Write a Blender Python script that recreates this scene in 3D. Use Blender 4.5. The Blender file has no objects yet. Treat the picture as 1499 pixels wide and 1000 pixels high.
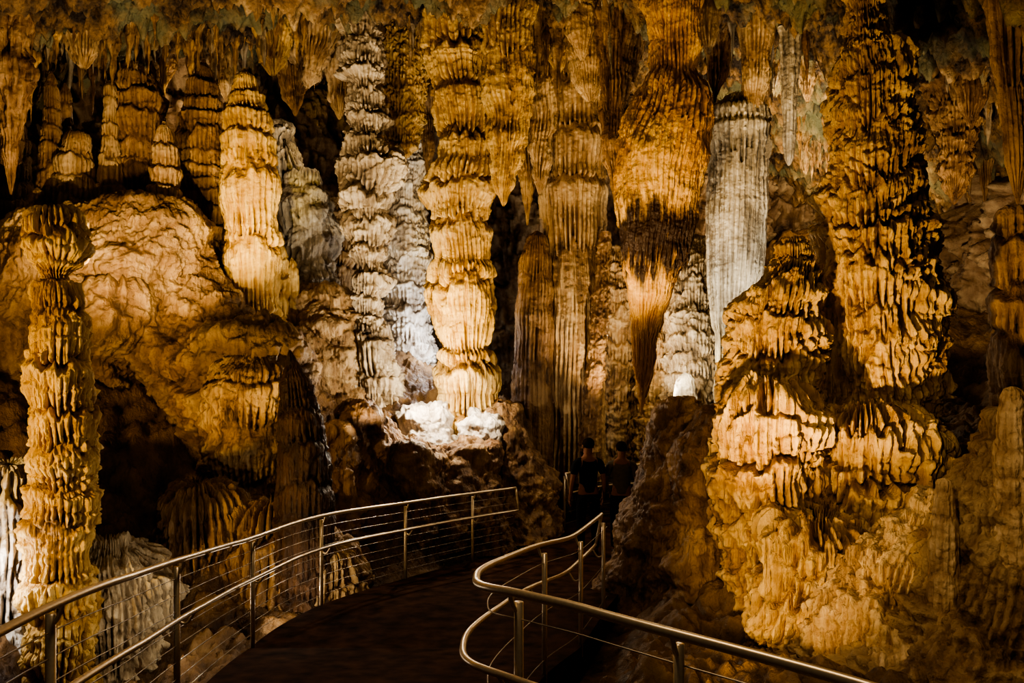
import bpy, math, random
import numpy as np
from mathutils import Vector

random.seed(5)
rng = np.random.RandomState(7)
F = 1150.0          # focal length in pixels for a 1499 px wide frame
COL = bpy.context.scene.collection

# ---------------------------------------------------------------- noise
_p = rng.permutation(256); PERM = np.concatenate([_p, _p, _p])
_g = rng.normal(size=(256, 3)); GRAD = _g / np.linalg.norm(_g, axis=1)[:, None]
JIT = rng.rand(256, 3)

def pn(P):
    P = np.asarray(P, dtype=np.float64)
    i = np.floor(P).astype(np.int64); f = P - i; i &= 255
    u = f * f * f * (f * (f * 6 - 15) + 10)
    out = np.zeros(len(P))
    for dx in (0, 1):
        wx = u[:, 0] if dx else 1 - u[:, 0]
        a = PERM[(i[:, 0] + dx) & 255]
        for dy in (0, 1):
            wy = u[:, 1] if dy else 1 - u[:, 1]
            b = PERM[a + ((i[:, 1] + dy) & 255)]
            for dz in (0, 1):
                wz = u[:, 2] if dz else 1 - u[:, 2]
                h = PERM[b + ((i[:, 2] + dz) & 255)]
                g = GRAD[h]
                out += wx * wy * wz * (g[:, 0] * (f[:, 0] - dx) + g[:, 1] * (f[:, 1] - dy) + g[:, 2] * (f[:, 2] - dz))
    return out * 1.6

def worley(P):
    i = np.floor(P).astype(np.int64); f = P - i
    F1 = np.full(len(P), 9.); F2 = np.full(len(P), 9.); DZ = np.zeros(len(P)); ID = np.zeros(len(P))
    for dx in (-1, 0, 1):
        a = PERM[(i[:, 0] + dx) & 255]
        for dy in (-1, 0, 1):
            b = PERM[a + ((i[:, 1] + dy) & 255)]
            for dz in (-1, 0, 1):
                h = PERM[b + ((i[:, 2] + dz) & 255)]
                v = f - (JIT[h] + np.array([dx, dy, dz]))
                dd = np.sqrt((v * v).sum(1))
                c = dd < F1
                F2 = np.where(c, F1, np.minimum(F2, dd)); DZ = np.where(c, v[:, 2], DZ); ID = np.where(c, h / 255., ID); F1 = np.where(c, dd, F1)
    return F1, F2, DZ, ID

def fbm(P, o=3):
    s = 0; a = 1.0
    for k in range(o):
        s = s + a * pn(P * (2.03 ** k) + 17.3 * k); a *= .5
    return s

def sstep(a, b, x):
    t = np.clip((x - a) / (b - a), 0, 1); return t * t * (3 - 2 * t)

def saw(t):   # one curtain: rounded shoulder, hanging skirt, undercut
    return sstep(0, .22, t) * (1 - .5 * sstep(.22, .9, t)) * (1 - sstep(.95, 1., t))

def hsh(a, b):
    return PERM[(PERM[a.astype(np.int64) & 255] + b.astype(np.int64)) & 255] / 255.

# sp: spacing of drip ribs (m), fA rib height, fw waviness of ribs
BASE = dict(tf=1.6, tA=.05, tw=.35, tj=.22, cf=5.0, cA=.015, cw=.6, sp=.075, fA=.05, fw=.5, f0=.15, lf=1.3, lA=.04,
            nA=.010, tiers=None, wA=0., wf=3.0, wz=.75, hw=2.2, gA=.018, twk=.18, va=1.0)
def S(**k):
    s = dict(BASE); s.update(k); return s

def relief(P, st, seed, arc, total, wrap=True):
    """arc: 0..1 coordinate around the form, total: its girth in metres"""
    Q = P + np.array([seed * 7.31, seed * 3.17, seed * 5.7])
    z = P[:, 2]
    w1 = pn(Q * np.array([st['hw'], st['hw'], st['hw'] * .5])) + .6 * pn(Q * np.array([st['hw'], st['hw'], st['hw'] * .7]) * 2.3 + 8)
    g1 = fbm(Q * 5.5 + 2, 3)
    def ribs(spacing, wav, u0, k):
        nf = max(5, int(round(total / spacing)))
        ph = arc * nf + wav * 1.3 * pn(Q * np.array([1.6, 1.6, .7]) + k) + .35 * wav * pn(Q * np.array([5, 5, 1.6]) + k)
        idd = np.floor(ph); x = 2 * (ph - idd) - 1
        if wrap: idd = np.mod(idd, nf)
        return x, hsh(idd + k * 31 + seed * 5, np.floor(u0 + .5))
    if st['tiers'] is not None:
        tz = np.array(st['tiers'])               # increasing depth (-z)
        u0 = np.interp(-z, tz, np.arange(len(tz)))
        u0 = u0 + np.where(-z > tz[-1], (-z - tz[-1]) * st['tf'], 0)
        wamp = st['twk']
    else:
        u0 = -z * st['tf'] + .45 * pn(np.stack([z * 0 + seed, z * 0 + 3.3, z * st['tf'] * .7], 1)) + seed * .37
        wamp = st['tw']
    u0 = u0 + wamp * w1 + .03 * g1
    x1, h1 = ribs(st['sp'], st['fw'], u0, 1)
    x2, h2 = ribs(st['sp'] * .47, st['fw'] * 1.5, u0, 2)
    x3, h3 = ribs(st['sp'] * 2.6, st['fw'] * .8, u0, 3)
    b1_ = np.clip(1 - x1 * x1, 0, 1); b3_ = np.clip(1 - x3 * x3, 0, 1)
    u = u0 - st['tj'] * (h1 * b1_ * .40 + (.25 + .6 * h3) * b3_ * .75)
    t = u - np.floor(u)
    wd = 1 - .5 * sstep(.55, .98, t) * (.3 + .7 * h1)
    ridge = np.sqrt(np.clip(1 - (x1 / wd) ** 2, 0, 1))
    fine = np.sqrt(np.clip(1 - x2 * x2, 0, 1))
    wide = np.sqrt(b3_)
    va = st['va']
    amp = np.clip(.85 + va * 1.1 * pn(Q * np.array([1.5, 1.5, .4]) + np.floor(u0)[:, None] * 5.3), .05, 1.7)
    sw = saw(t)
    r = st['tA'] * sw * amp
    cell = 0.5; sv = 0
    if st['cA']:      # smaller overlapping curtains
        v = -z * st['cf'] + st['cw'] * 1.6 * pn(Q * np.array([2.6, 2.6, 1.6]) + 4) + .4 * pn(Q * np.array([6, 6, 4.])) - st['tj'] * 1.3 * (h1 * b1_ * .4 + (.25 + .6 * h3) * b3_ * .7)
        tv = v - np.floor(v); sv = saw(tv) * (.0 + 1.6 * np.clip(pn(Q * 1.9 + 9) + .35, 0, 1))
        r = r + st['cA'] * sv
    if st['wA']:
        wf = st['wf']
        Wq = Q * np.array([wf, wf, wf * st['wz']]); Wq = Wq + .5 * fbm(Q * wf * .9 + 3, 2)[:, None]
        F1, F2, DZ, ID = worley(Wq)
        b1 = sstep(0, .5, F2 - F1) * (.45 + .55 * np.clip(1 - F1, 0, 1) + .3 * np.clip(DZ, -.6, .6) + .35 * ID)
        r = r + st['wA'] * (b1 - .5); cell = np.clip(b1, 0, 1)
    pat = np.clip(.9 + .8 * pn(Q * 2.1 + 31), .3, 1.3)        # ribs fade in and out in patches
    mask = (sstep(.06, .30, t) * (1 - st['f0']) + st['f0']) * pat
    deep = .8 + .8 * sstep(.5, 1, t)
    r = r + st['fA'] * ((ridge - .75) * (.4 + .9 * h1) + .35 * (fine - .7) * (.5 + h2) + .6 * (wide - .7)) * mask * deep
    r = r + st['lA'] * fbm(Q * st['lf'], 3)
    r = r + st['gA'] * g1
    r = r + st['nA'] * fbm(Q * 17, 3)
    kf = min(1., st['fA'] / .04)
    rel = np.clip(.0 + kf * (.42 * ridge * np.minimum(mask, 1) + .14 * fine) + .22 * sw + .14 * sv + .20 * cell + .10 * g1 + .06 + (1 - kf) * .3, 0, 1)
    return r, rel

# ---------------------------------------------------------------- materials
def N(nt, typ, **kw):
    n = nt.nodes.new(typ)
    for k, v in kw.items(): setattr(n, k, v)
    return n

def rockmat(name, dark, mid, light, rough=.44, bump=.7, streak=1.0, scale=1.0, stain=None, tint=None):
    m = bpy.data.materials.new(name); m.use_nodes = True; nt = m.node_tree; nt.nodes.clear()
    out = N(nt, 'ShaderNodeOutputMaterial'); b = N(nt, 'ShaderNodeBsdfPrincipled')
    nt.links.new(b.outputs[0], out.inputs[0])
    geo = N(nt, 'ShaderNodeNewGeometry')
    mp = N(nt, 'ShaderNodeMapping'); mp.inputs['Scale'].default_value = (5.5 * scale, 5.5 * scale, .5 * scale)
    nt.links.new(geo.outputs['Position'], mp.inputs['Vector'])
    n1 = N(nt, 'ShaderNodeTexNoise'); n1.inputs['Scale'].default_value = 1.6; n1.inputs['Detail'].default_value = 7
    nt.links.new(mp.outputs[0], n1.inputs['Vector'])
    n2 = N(nt, 'ShaderNodeTexNoise'); n2.inputs['Scale'].default_value = 1.5 * scale; n2.inputs['Detail'].default_value = 9; n2.inputs['Roughness'].default_value = .68
    nt.links.new(geo.outputs['Position'], n2.inputs['Vector'])
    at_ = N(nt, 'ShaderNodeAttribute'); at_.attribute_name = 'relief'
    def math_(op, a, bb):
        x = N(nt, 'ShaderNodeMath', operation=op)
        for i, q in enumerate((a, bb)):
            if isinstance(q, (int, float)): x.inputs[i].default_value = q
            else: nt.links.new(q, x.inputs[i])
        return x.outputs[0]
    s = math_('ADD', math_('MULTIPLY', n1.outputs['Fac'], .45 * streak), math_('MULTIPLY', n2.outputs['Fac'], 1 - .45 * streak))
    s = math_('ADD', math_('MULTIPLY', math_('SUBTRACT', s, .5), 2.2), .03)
    s = math_('ADD', s, math_('MULTIPLY', at_.outputs['Fac'], .85))  # pale ridges, muddy grooves; crevice shade also put into the colour for contrast
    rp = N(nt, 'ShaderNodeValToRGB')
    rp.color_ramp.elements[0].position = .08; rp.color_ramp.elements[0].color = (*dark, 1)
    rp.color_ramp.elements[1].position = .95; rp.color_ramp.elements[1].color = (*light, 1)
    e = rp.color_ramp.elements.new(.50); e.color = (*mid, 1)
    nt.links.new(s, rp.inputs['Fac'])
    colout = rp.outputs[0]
    def mixto(fac, c):
        nonlocal colout
        mx = N(nt, 'ShaderNodeMix', data_type='RGBA')
        nt.links.new(fac, mx.inputs[0]); nt.links.new(colout, mx.inputs[6]); mx.inputs[7].default_value = (*c, 1)
        colout = mx.outputs[2]
    if tint:
        n3 = N(nt, 'ShaderNodeTexNoise'); n3.inputs['Scale'].default_value = .9; n3.inputs['Detail'].default_value = 6
        nt.links.new(geo.outputs['Position'], n3.inputs['Vector'])
        mr = N(nt, 'ShaderNodeMapRange'); nt.links.new(n3.outputs['Fac'], mr.inputs[0]); mr.inputs[1].default_value = .50; mr.inputs[2].default_value = .62; mr.inputs[4].default_value = .7
        mixto(mr.outputs[0], tint)
    if stain:   # mineral stain band between two heights
        z0, z1, sc = stain
        sx = N(nt, 'ShaderNodeSeparateXYZ'); nt.links.new(geo.outputs['Position'], sx.inputs[0])
        zz = math_('ADD', sx.outputs[2], math_('MULTIPLY', math_('SUBTRACT', n1.outputs['Fac'], .5), 2.2))
        mr = N(nt, 'ShaderNodeMapRange'); nt.links.new(zz, mr.inputs[0])
        mr.inputs[1].default_value = z1 + .25; mr.inputs[2].default_value = z1 - .25
        zz2 = math_('ADD', sx.outputs[2], math_('MULTIPLY', math_('SUBTRACT', n1.outputs['Fac'], .5), 1.8))
        mr2 = N(nt, 'ShaderNodeMapRange'); nt.links.new(zz2, mr2.inputs[0])
        mr2.inputs[1].default_value = z0 - .18; mr2.inputs[2].default_value = z0 + .14
        mixto(math_('MULTIPLY', math_('MULTIPLY', mr.outputs[0], mr2.outputs[0]), .98), sc)
    nt.links.new(colout, b.inputs['Base Color'])
    b.inputs['Roughness'].default_value = rough
    b.inputs['Specular IOR Level'].default_value = .5
    nb = N(nt, 'ShaderNodeTexNoise'); nb.inputs['Scale'].default_value = 13; nb.inputs['Detail'].default_value = 8; nb.inputs['Roughness'].default_value = .62
    nt.links.new(geo.outputs['Position'], nb.inputs['Vector'])
    mp2 = N(nt, 'ShaderNodeMapping'); mp2.inputs['Scale'].default_value = (26, 26, 2.0)
    nt.links.new(geo.outputs['Position'], mp2.inputs['Vector'])
    nv_ = N(nt, 'ShaderNodeTexNoise'); nv_.inputs['Scale'].default_value = 1; nv_.inputs['Detail'].default_value = 3
    nt.links.new(mp2.outputs[0], nv_.inputs['Vector'])
    hh = math_('ADD', nb.outputs['Fac'], math_('MULTIPLY', nv_.outputs['Fac'], 1.1 * streak))
    bp = N(nt, 'ShaderNodeBump'); bp.inputs['Strength'].default_value = bump; bp.inputs['Distance'].default_value = .06
    nt.links.new(hh, bp.inputs['Height']); nt.links.new(bp.outputs[0], b.inputs['Normal'])
    return m

def plainmat(name, col, rough=.5, metal=0., noise=.15, sc=20, spec=.5):
    m = bpy.data.materials.new(name); m.use_nodes = True; nt = m.node_tree
    b = nt.nodes['Principled BSDF']
    n = N(nt, 'ShaderNodeTexNoise'); n.inputs['Scale'].default_value = sc; n.inputs['Detail'].default_value = 4
    g = N(nt, 'ShaderNodeNewGeometry'); nt.links.new(g.outputs['Position'], n.inputs['Vector'])
    rp = N(nt, 'ShaderNodeValToRGB')
    rp.color_ramp.elements[0].color = (*[c * (1 - noise) for c in col], 1); rp.color_ramp.elements[0].position = .3
    rp.color_ramp.elements[1].color = (*[min(1, c * (1 + noise)) for c in col], 1); rp.color_ramp.elements[1].position = .7
    nt.links.new(n.outputs['Fac'], rp.inputs[0]); nt.links.new(rp.outputs[0], b.inputs['Base Color'])
    b.inputs['Roughness'].default_value = rough; b.inputs['Metallic'].default_value = metal; b.inputs['Specular IOR Level'].default_value = spec
    return m

M_tan = rockmat('tan_calcite', (.055, .027, .011), (.36, .22, .10), (.71, .52, .29))
M_gold = rockmat('golden_calcite', (.075, .032, .007), (.47, .275, .075), (.82, .59, .24))
M_amber = rockmat('amber_calcite', (.055, .023, .006), (.40, .225, .072), (.76, .53, .23))
M_brown = rockmat('brown_calcite', (.028, .012, .005), (.20, .105, .042), (.46, .29, .14))
M_dark = rockmat('silhouette_calcite', (.014, .006, .003), (.07, .034, .015), (.16, .085, .042))  # near-black colour stands in for missing light on the silhouette stalagmite
M_white = rockmat('white_calcite', (.16, .12, .085), (.55, .47, .38), (.90, .85, .76))
M_cream = rockmat('cream_calcite', (.07, .045, .024), (.40, .30, .185), (.82, .70, .50))
M_grey = rockmat('grey_calcite', (.07, .055, .036), (.36, .30, .215), (.76, .68, .53))
M_wall = rockmat('cave_wall_rock', (.03, .016, .008), (.23, .14, .075), (.48, .36, .23), streak=.5)
M_ceil = rockmat('cave_ceiling_rock', (.022, .012, .006), (.30, .18, .078), (.70, .52, .29), streak=.2, scale=2.6, tint=(.21, .225, .13), bump=1.0)
M_ground = rockmat('cave_ground_rock', (.035, .016, .007), (.22, .125, .052), (.48, .33, .165), streak=.35, bump=.9)
M_steel = plainmat('brushed_steel', (.70, .58, .42), .36, .6, .08, 60)
M_cable = plainmat('steel_cable', (.45, .40, .33), .4, .7, .1, 80)
M_walk = plainmat('walkway_concrete', (.060, .028, .015), .9, 0, .7, 5, .08)

# ---------------------------------------------------------------- mesh helpers
def mk(name, verts, faces, mat, rel=None, smooth=True, origin=None):
    verts = np.asarray(verts, dtype=np.float64)
    if origin is None: origin = np.zeros(3)
    origin = np.asarray(origin, float)
    me = bpy.data.meshes.new(name)
    me.from_pydata((verts - origin).tolist(), [], faces if isinstance(faces, list) else faces.tolist())
    if smooth: me.polygons.foreach_set('use_smooth', [True] * len(me.polygons))
    if rel is not None:
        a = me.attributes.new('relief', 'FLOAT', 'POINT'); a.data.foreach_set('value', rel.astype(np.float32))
    me.materials.append(mat); me.update()
    o = bpy.data.objects.new(name, me); o.location = origin; COL.objects.link(o)
    return o

def tag(o, label, cat, group=None, kind=None):
    o['label'] = label; o['category'] = cat
    if group: o['group'] = group
    if kind: o['kind'] = kind
    return o

def grid_faces(nr, nc, wrap):
    r = np.arange(nr - 1)[:, None]; c = np.arange(nc if wrap else nc - 1)[None, :]
    c2 = (c + 1) % nc
    a = r * nc + c; b = r * nc + c2; d = (r + 1) * nc + c; e = (r + 1) * nc + c2
    return np.stack([a, d, e, b], -1).reshape(-1, 4)

SEED = [0]
def form(name, prof, d, st, mat, label, cat, ell=1.0, res=.03, group=None, tiers=None, kind=None):
    """radial speleothem: prof rows (survey row, survey column, half width) read at distance d"""
    SEED[0] += 1; seed = SEED[0] * 1.0
    k = d / F
    pr = np.array(prof, float)
    z = -(pr[:, 0] - 500) * k; x = (pr[:, 1] - 749.5) * k; r = pr[:, 2] * k
    L = np.concatenate([[0], np.cumsum(np.hypot(np.diff(r), np.diff(z)) + 1e-6)])
    n = int(max(14, min(560, L[-1] / res)))
    s = np.linspace(0, L[-1], n)
    z, x, r = (np.interp(s, L, q) for q in (z, x, r))
    w = max(1, int(.05 / (L[-1] / n)))
    ker = np.ones(2 * w + 1) / (2 * w + 1)
    def sm(q):
        qq = np.concatenate([2 * q[0] - q[w:0:-1], q, 2 * q[-1] - q[-2:-w - 2:-1]]); return np.convolve(qq, ker, 'valid')
    if n > 4 * w: r = np.maximum(sm(r), .002); x = sm(x)
    nt_ = int(max(20, min(560, 2 * math.pi * r.max() / (res * .8))))
    th = np.linspace(0, 2 * np.pi, nt_, endpoint=False)
    dr = np.gradient(r); dz = np.gradient(z); ln = np.hypot(dr, dz) + 1e-9
    nr_, nz_ = -dz / ln, dr / ln
    ct, sn = np.cos(th)[None], np.sin(th)[None]
    X = x[:, None] + r[:, None] * ct; Y = d + ell * r[:, None] * sn; Z = z[:, None] + 0 * ct
    P = np.stack([X, Y, Z], -1).reshape(-1, 3)
    st = dict(st)
    if tiers is not None: st['tiers'] = [(t - 500) * k for t in tiers]
    girth = 2 * math.pi * np.percentile(r, 65)
    arc = np.tile(th / (2 * np.pi), n)
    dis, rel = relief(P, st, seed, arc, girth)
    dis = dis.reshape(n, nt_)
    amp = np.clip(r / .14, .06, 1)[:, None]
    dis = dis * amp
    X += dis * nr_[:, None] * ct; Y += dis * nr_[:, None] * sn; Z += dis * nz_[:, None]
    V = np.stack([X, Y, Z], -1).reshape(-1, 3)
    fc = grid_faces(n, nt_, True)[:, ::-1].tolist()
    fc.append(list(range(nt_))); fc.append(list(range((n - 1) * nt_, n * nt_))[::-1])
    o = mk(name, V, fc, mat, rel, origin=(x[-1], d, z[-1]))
    return tag(o, label, cat, group, kind)

def at(px, py, d):
    return np.array([(px - 749.5) * d / F, d, -(py - 500) * d / F])

def rbf(pts):
    pts = np.array(pts); n = len(pts)
    D = np.hypot(pts[:, None, 0] - pts[None, :, 0], pts[:, None, 1] - pts[None, :, 1])
    A = np.zeros((n + 3, n + 3)); A[:n, :n] = D; A[:n, n] = 1; A[:n, n + 1:] = pts[:, :2]
    A[n, :n] = 1; A[n + 1:, :n] = pts[:, :2].T
    A[:n, :n] += np.eye(n) * 1e-3
    c = np.linalg.solve(A, np.concatenate([pts[:, 2], [0, 0, 0]]))
    def f(x, y):
        x = np.asarray(x, float); y = np.asarray(y, float); out = c[n] + c[n + 1] * x + c[n + 2] * y
        for i in range(n): out = out + c[i] * np.hypot(x - pts[i, 0], y - pts[i, 1])
        return out
    return f

# ---------------------------------------------------------------- walkway plan
zf_d = [0, 3.5, 5.5, 7.6, 9.2, 11, 13, 20]; zf_z = [-2.2, -2.2, -2.58, -2.97, -3.1, -3.33, -3.5, -3.6]
def zf(d): return np.interp(d, zf_d, zf_z)
def cr(pts, m):
    pts = np.array(pts, float); P = np.vstack([2 * pts[0] - pts[1], pts, 2 * pts[-1] - pts[-2]])
    out = []
    for i in range(1, len(P) - 2):
        for t in np.linspace(0, 1, m, endpoint=False):
            a, b, c, d = P[i - 1], P[i], P[i + 1], P[i + 2]
            out.append(.5 * ((2 * b) + (-a + c) * t + (2 * a - 5 * b + 4 * c - d) * t * t + (-a + 3 * b - 3 * c + d) * t ** 3))
    out.append(P[-2]); return np.array(out)

L_plan = [(-2.05, 1.6), (-2.02, 2.5), (-2.0, 3.2), (-2.05, 4.1), (-2.25, 5.4), (-2.46, 7.6), (-2.2, 9.2), (-1.45, 11.0), (-.55, 12.3), (.06, 13.0)]
R_near = [(-.19, 4.2), (-.14, 3.84), (.06, 3.55), (.29, 3.33), (.54, 3.11), (.84, 2.86), (1.154, 2.58), (1.5, 2.2), (1.75, 1.8)]
R_far = [(-.17, 4.7), (-.03, 5.5), (.22, 6.6), (.62, 7.75), (1.05, 9.2)]
R_plan = R_far[::-1] + R_near
WL = cr(L_plan + [(.75, 14.2), (1.3, 16.0), (1.6, 19)], 10)
WR = cr(R_near[::-1] + R_far + [(1.6, 11), (2.3, 13), (2.9, 15.5), (3.2, 19)], 10)
def resamp(P, n):
    L = np.concatenate([[0], np.cumsum(np.linalg.norm(np.diff(P, axis=0), axis=1))])
    s = np.linspace(0, L[-1], n); return np.stack([np.interp(s, L, P[:, k]) for k in range(P.shape[1])], 1)
def resamp_y(P, ys):
    o = np.argsort(P[:, 1]); return np.interp(ys, P[o, 1], P[o, 0])
ys = np.linspace(1.7, 18.8, 160)
xl = resamp_y(WL, ys) - .08; xr = resamp_y(WR, ys) + .08
nc = 30; V = []
for i, y in enumerate(ys):
    for j in range(nc):
        t = j / (nc - 1); V.append((xl[i] + (xr[i] - xl[i]) * t, y, zf(y)))
top = len(V)
fc = grid_faces(len(ys), nc, False)[:, ::-1].tolist()
for i, y in enumerate(ys): V.append((xl[i], y, zf(y) - .3)); V.append((xr[i], y, zf(y) - .3))
for i in range(len(ys) - 1):
    a, b = top + 2 * i, top + 2 * i + 2
    fc.append([i * nc, (i + 1) * nc, b, a]); fc.append([i * nc + nc - 1, a + 1, b + 1, (i + 1) * nc + nc - 1]); fc.append([a, b, b + 1, a + 1])
o = mk('walkway', V, fc, M_walk, smooth=False, origin=(0, 5, -2.5)); tag(o, 'dark damp paved walkway curving between steel railings', 'walkway')

def tube(pts, r, n=10, cap=True):
    pts = np.array(pts, float); T = np.gradient(pts, axis=0); T /= np.linalg.norm(T, axis=1)[:, None] + 1e-9
    ref = np.array([0, 0, 1.]) if abs(T[len(T) // 2][2]) < .8 else np.array([1., 0, 0])
    V = []
    for p, t in zip(pts, T):
        a = np.cross(t, ref)
        if np.linalg.norm(a) < .05: a = np.cross(t, np.array([0, 1., 0]))
        a /= np.linalg.norm(a); b = np.cross(a, t)
        for k in range(n):
            th = 2 * math.pi * k / n; V.append(p + r * (a * math.cos(th) + b * math.sin(th)))
    fc = grid_faces(len(pts), n, True).tolist()
    if cap: fc += [list(range(n)), list(range((len(pts) - 1) * n, len(pts) * n))[::-1]]
    return np.array(V), fc

def railing(plan, post_ys, side, label, ncab=7, sm=14, h=1.07, endloop=None, hr=.36, rr=.021):
    C = cr(plan, sm); C = resamp(C, max(60, int(len(C))))
    base = np.array([C[0][0], C[0][1], float(zf(C[0][1]))])
    e = bpy.data.objects.new('railing', None); COL.objects.link(e); e.location = base
    tag(e, label, 'railing')
    def child(nm, V, f, m):
        o = mk(nm, V, f, m, origin=base); o.location = (0, 0, 0); o.parent = e; return o
    Z = zf(C[:, 1]); Z = np.convolve(np.pad(Z, 6, 'edge'), np.ones(13) / 13, 'valid')
    top = np.column_stack([C, Z + h]); low = np.column_stack([C, Z + h - hr])
    T = np.gradient(C, axis=0); T /= np.linalg.norm(T, axis=1)[:, None]
    nrm = np.column_stack([-T[:, 1], T[:, 0]]) * side     # outward
    low[:, :2] -= nrm * .07
    V, f = tube(top, rr, 14); child('top_rail', V, f, M_steel)
    V, f = tube(low, rr * .85, 14); child('handrail', V, f, M_steel)
    for idx in endloop or []:
        a, b = top[idx], low[idx]
        V, f = tube([a, a * .66 + b * .34, a * .34 + b * .66, b], rr * .85, 12); child('rail_return', V, f, M_steel)
    for i in post_ys:
        k = int(np.clip(round(i * (len(C) - 1)), 0, len(C) - 1))
        pb = np.array([*(C[k] + nrm[k] * .06), Z[k] - .12]); pt = pb.copy(); pt[2] = Z[k] + h - .06
        V, f = tube([pb, (pb + pt) / 2, pt], .022, 12); child('post', V, f, M_steel)
        tt = top[k].copy()
        V, f = tube(cr([pt - [0, 0, .05], pt * .5 + tt * .5 - [0, 0, .05], tt], 5), .011, 8); child('rail_bracket', V, f, M_steel)
        ll = low[k]; pm = pt.copy(); pm[2] = ll[2] - .07
        V, f = tube(cr([pm, [(pm[0] + ll[0]) / 2, (pm[1] + ll[1]) / 2, ll[2] - .09], ll], 5), .010, 8); child('rail_bracket', V, f, M_steel)
    for c in range(ncab):
        zz = Z + .12 + c * (h - .26) / (ncab - 1)
        P = np.column_stack([C + nrm * .06, zz]); V, f = tube(P, .0035, 5); child('cable', V, f, M_cable)
    return e
def frac_near(plan, x, y):
    C = resamp(cr(plan, 14), 400); k = np.argmin(np.hypot(C[:, 0] - x, C[:, 1] - y)); return k / 399
def frac_at_y(plan, yy):
    C = resamp(cr(plan, 14), 400); k = np.argmin(np.abs(C[:, 1] - yy)); return k / 399
railing(L_plan, [frac_at_y(L_plan, y) for y in (2.2, 3.5, 5.4, 7.6, 9.2, 11.0, 12.3)], 1, 'brushed steel railing with thin horizontal cables along walkway edge', ncab=8, endloop=[-1])
railing(R_plan, [frac_near(R_plan, *q) for q in ((1.0, 9.0), (.62, 7.75), (.22, 6.6), (-.02, 3.64), (.6, 3.06), (1.25, 2.5))], 1, 'bronze-lit steel railing bending back sharply around walkway corner', ncab=3, endloop=[0])
far_plan = [(1.0, 14.6), (1.5, 15.2), (2.0, 15.6), (2.6, 15.8)]
railing(far_plan, [.02, .5, .98], 1, 'small dim steel railing beyond the visitors', ncab=5, endloop=[0, -1])

# ---------------------------------------------------------------- ground
gp = [(-9, 3, -4.6), (-6, 3, -4.6), (-3, 3, -4.2), (0, 3, -3.4), (2.2, 4.0, -4.1), (4, 3, -4.0), (7, 3, -3.0), (9.5, 4, -1),
      (0, 0, -3.2), (-8, 0, -4.5), (8, 0, -2.8)]
def G(px, py, d): a = at(px, py, d); gp.append((a[0], d, a[2]))
for q in [(0, 1060, 7), (110, 1050, 8.8), (250, 1000, 8.6), (380, 930, 9.3), (470, 890, 10.3), (560, 800, 11.6), (660, 770, 12.9), (735, 740, 14),
          (330, 700, 12), (400, 690, 12.5), (390, 500, 13.4), (200, 470, 13), (220, 345, 14.6), (120, 330, 14.2), (30, 340, 13.8), (60, 480, 12), (30, 650, 10.5), (330, 400, 15.2),
          (400, 460, 14.8), (470, 460, 16), (520, 580, 14.8), (600, 600, 14.4), (690, 590, 15), (760, 600, 15.5), (460, 620, 13.2), (560, 660, 13.2), (660, 670, 13.6),
          (600, 520, 18), (480, 420, 18), (820, 640, 17), (900, 690, 16.5), (900, 655, 19), (860, 620, 20), (960, 630, 17), (1060, 620, 15.5),
          (950, 800, 10.8), (930, 910, 9), (860, 970, 8), (960, 980, 7), (1080, 1000, 6.6), (1120, 960, 7.8), (1250, 920, 8), (1200, 760, 9.5), (1050, 700, 11.5), (1100, 620, 13),
          (1260, 1100, 5.6), (1400, 1040, 6), (1499, 960, 6.2), (1400, 880, 7.5), (1350, 760, 8.8), (1499, 680, 8.5), (1440, 640, 9.5), (1400, 600, 12), (1499, 520, 12), (1250, 480, 14), (1180, 400, 17), (1150, 345, 20), (1250, 340, 22), (1050, 560, 19), (1450, 480, 16), (200, 330, 20), (450, 380, 21), (700, 560, 20), (-300, 300, 14), (-300, 800, 8)]:
    G(*q)
gf = rbf(gp)
def walkdist(x, y):
    l = resamp_y(WL, y); r = resamp_y(WR, y)
    return np.maximum(l - x, x - r)     # <0 inside
def ground(x, y):
    z = gf(x, y); dd = walkdist(x, y)
    low = zf(y) - .32
    w = 1 - sstep(.15, .9, dd)
    w = np.where(y > 18.8, 0, w)
    return z * (1 - w) + np.minimum(z, low) * w
gx = np.concatenate([np.linspace(-13, -7, 120, endpoint=False), np.linspace(-7, 7, 520, endpoint=False), np.linspace(7, 13, 100)])
gy = np.concatenate([np.linspace(1.0, 9.5, 360, endpoint=False), np.linspace(9.5, 23.5, 340)])
GX, GY = np.meshgrid(gx, gy); GZ = ground(GX, GY)
P = np.stack([GX, GY, GZ], -1).reshape(-1, 3)
Q = P * 1.0
lump = .55 * np.abs(pn(Q * .9 + 2)) + .35 * np.abs(pn(Q * 2.1)) + .18 * fbm(Q * 4.7, 3) + .08 * np.abs(pn(Q * 10)) + .03 * pn(Q * 19) - .15
ph = (GZ.ravel() * 2.6 + 1.0 * pn(Q * 1.1) + .3 * pn(Q * 4)); ter = saw(1 - (ph - np.floor(ph))) * .10
dd = walkdist(GX.ravel(), GY.ravel()); am = sstep(-.2, 1.2, dd)
am = np.where(GY.ravel() > 18.8, 1, am)
P[:, 2] += (lump * .6 + ter) * am - .02
o = mk('floor', P, grid_faces(len(gy), len(gx), False)[:, ::-1], M_ground, np.clip(.35 + lump * .5, 0, 1)); o['kind'] = 'structure'; tag(o, 'rough brown cave ground rising in rounded flowstone banks', 'cave floor')

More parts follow.
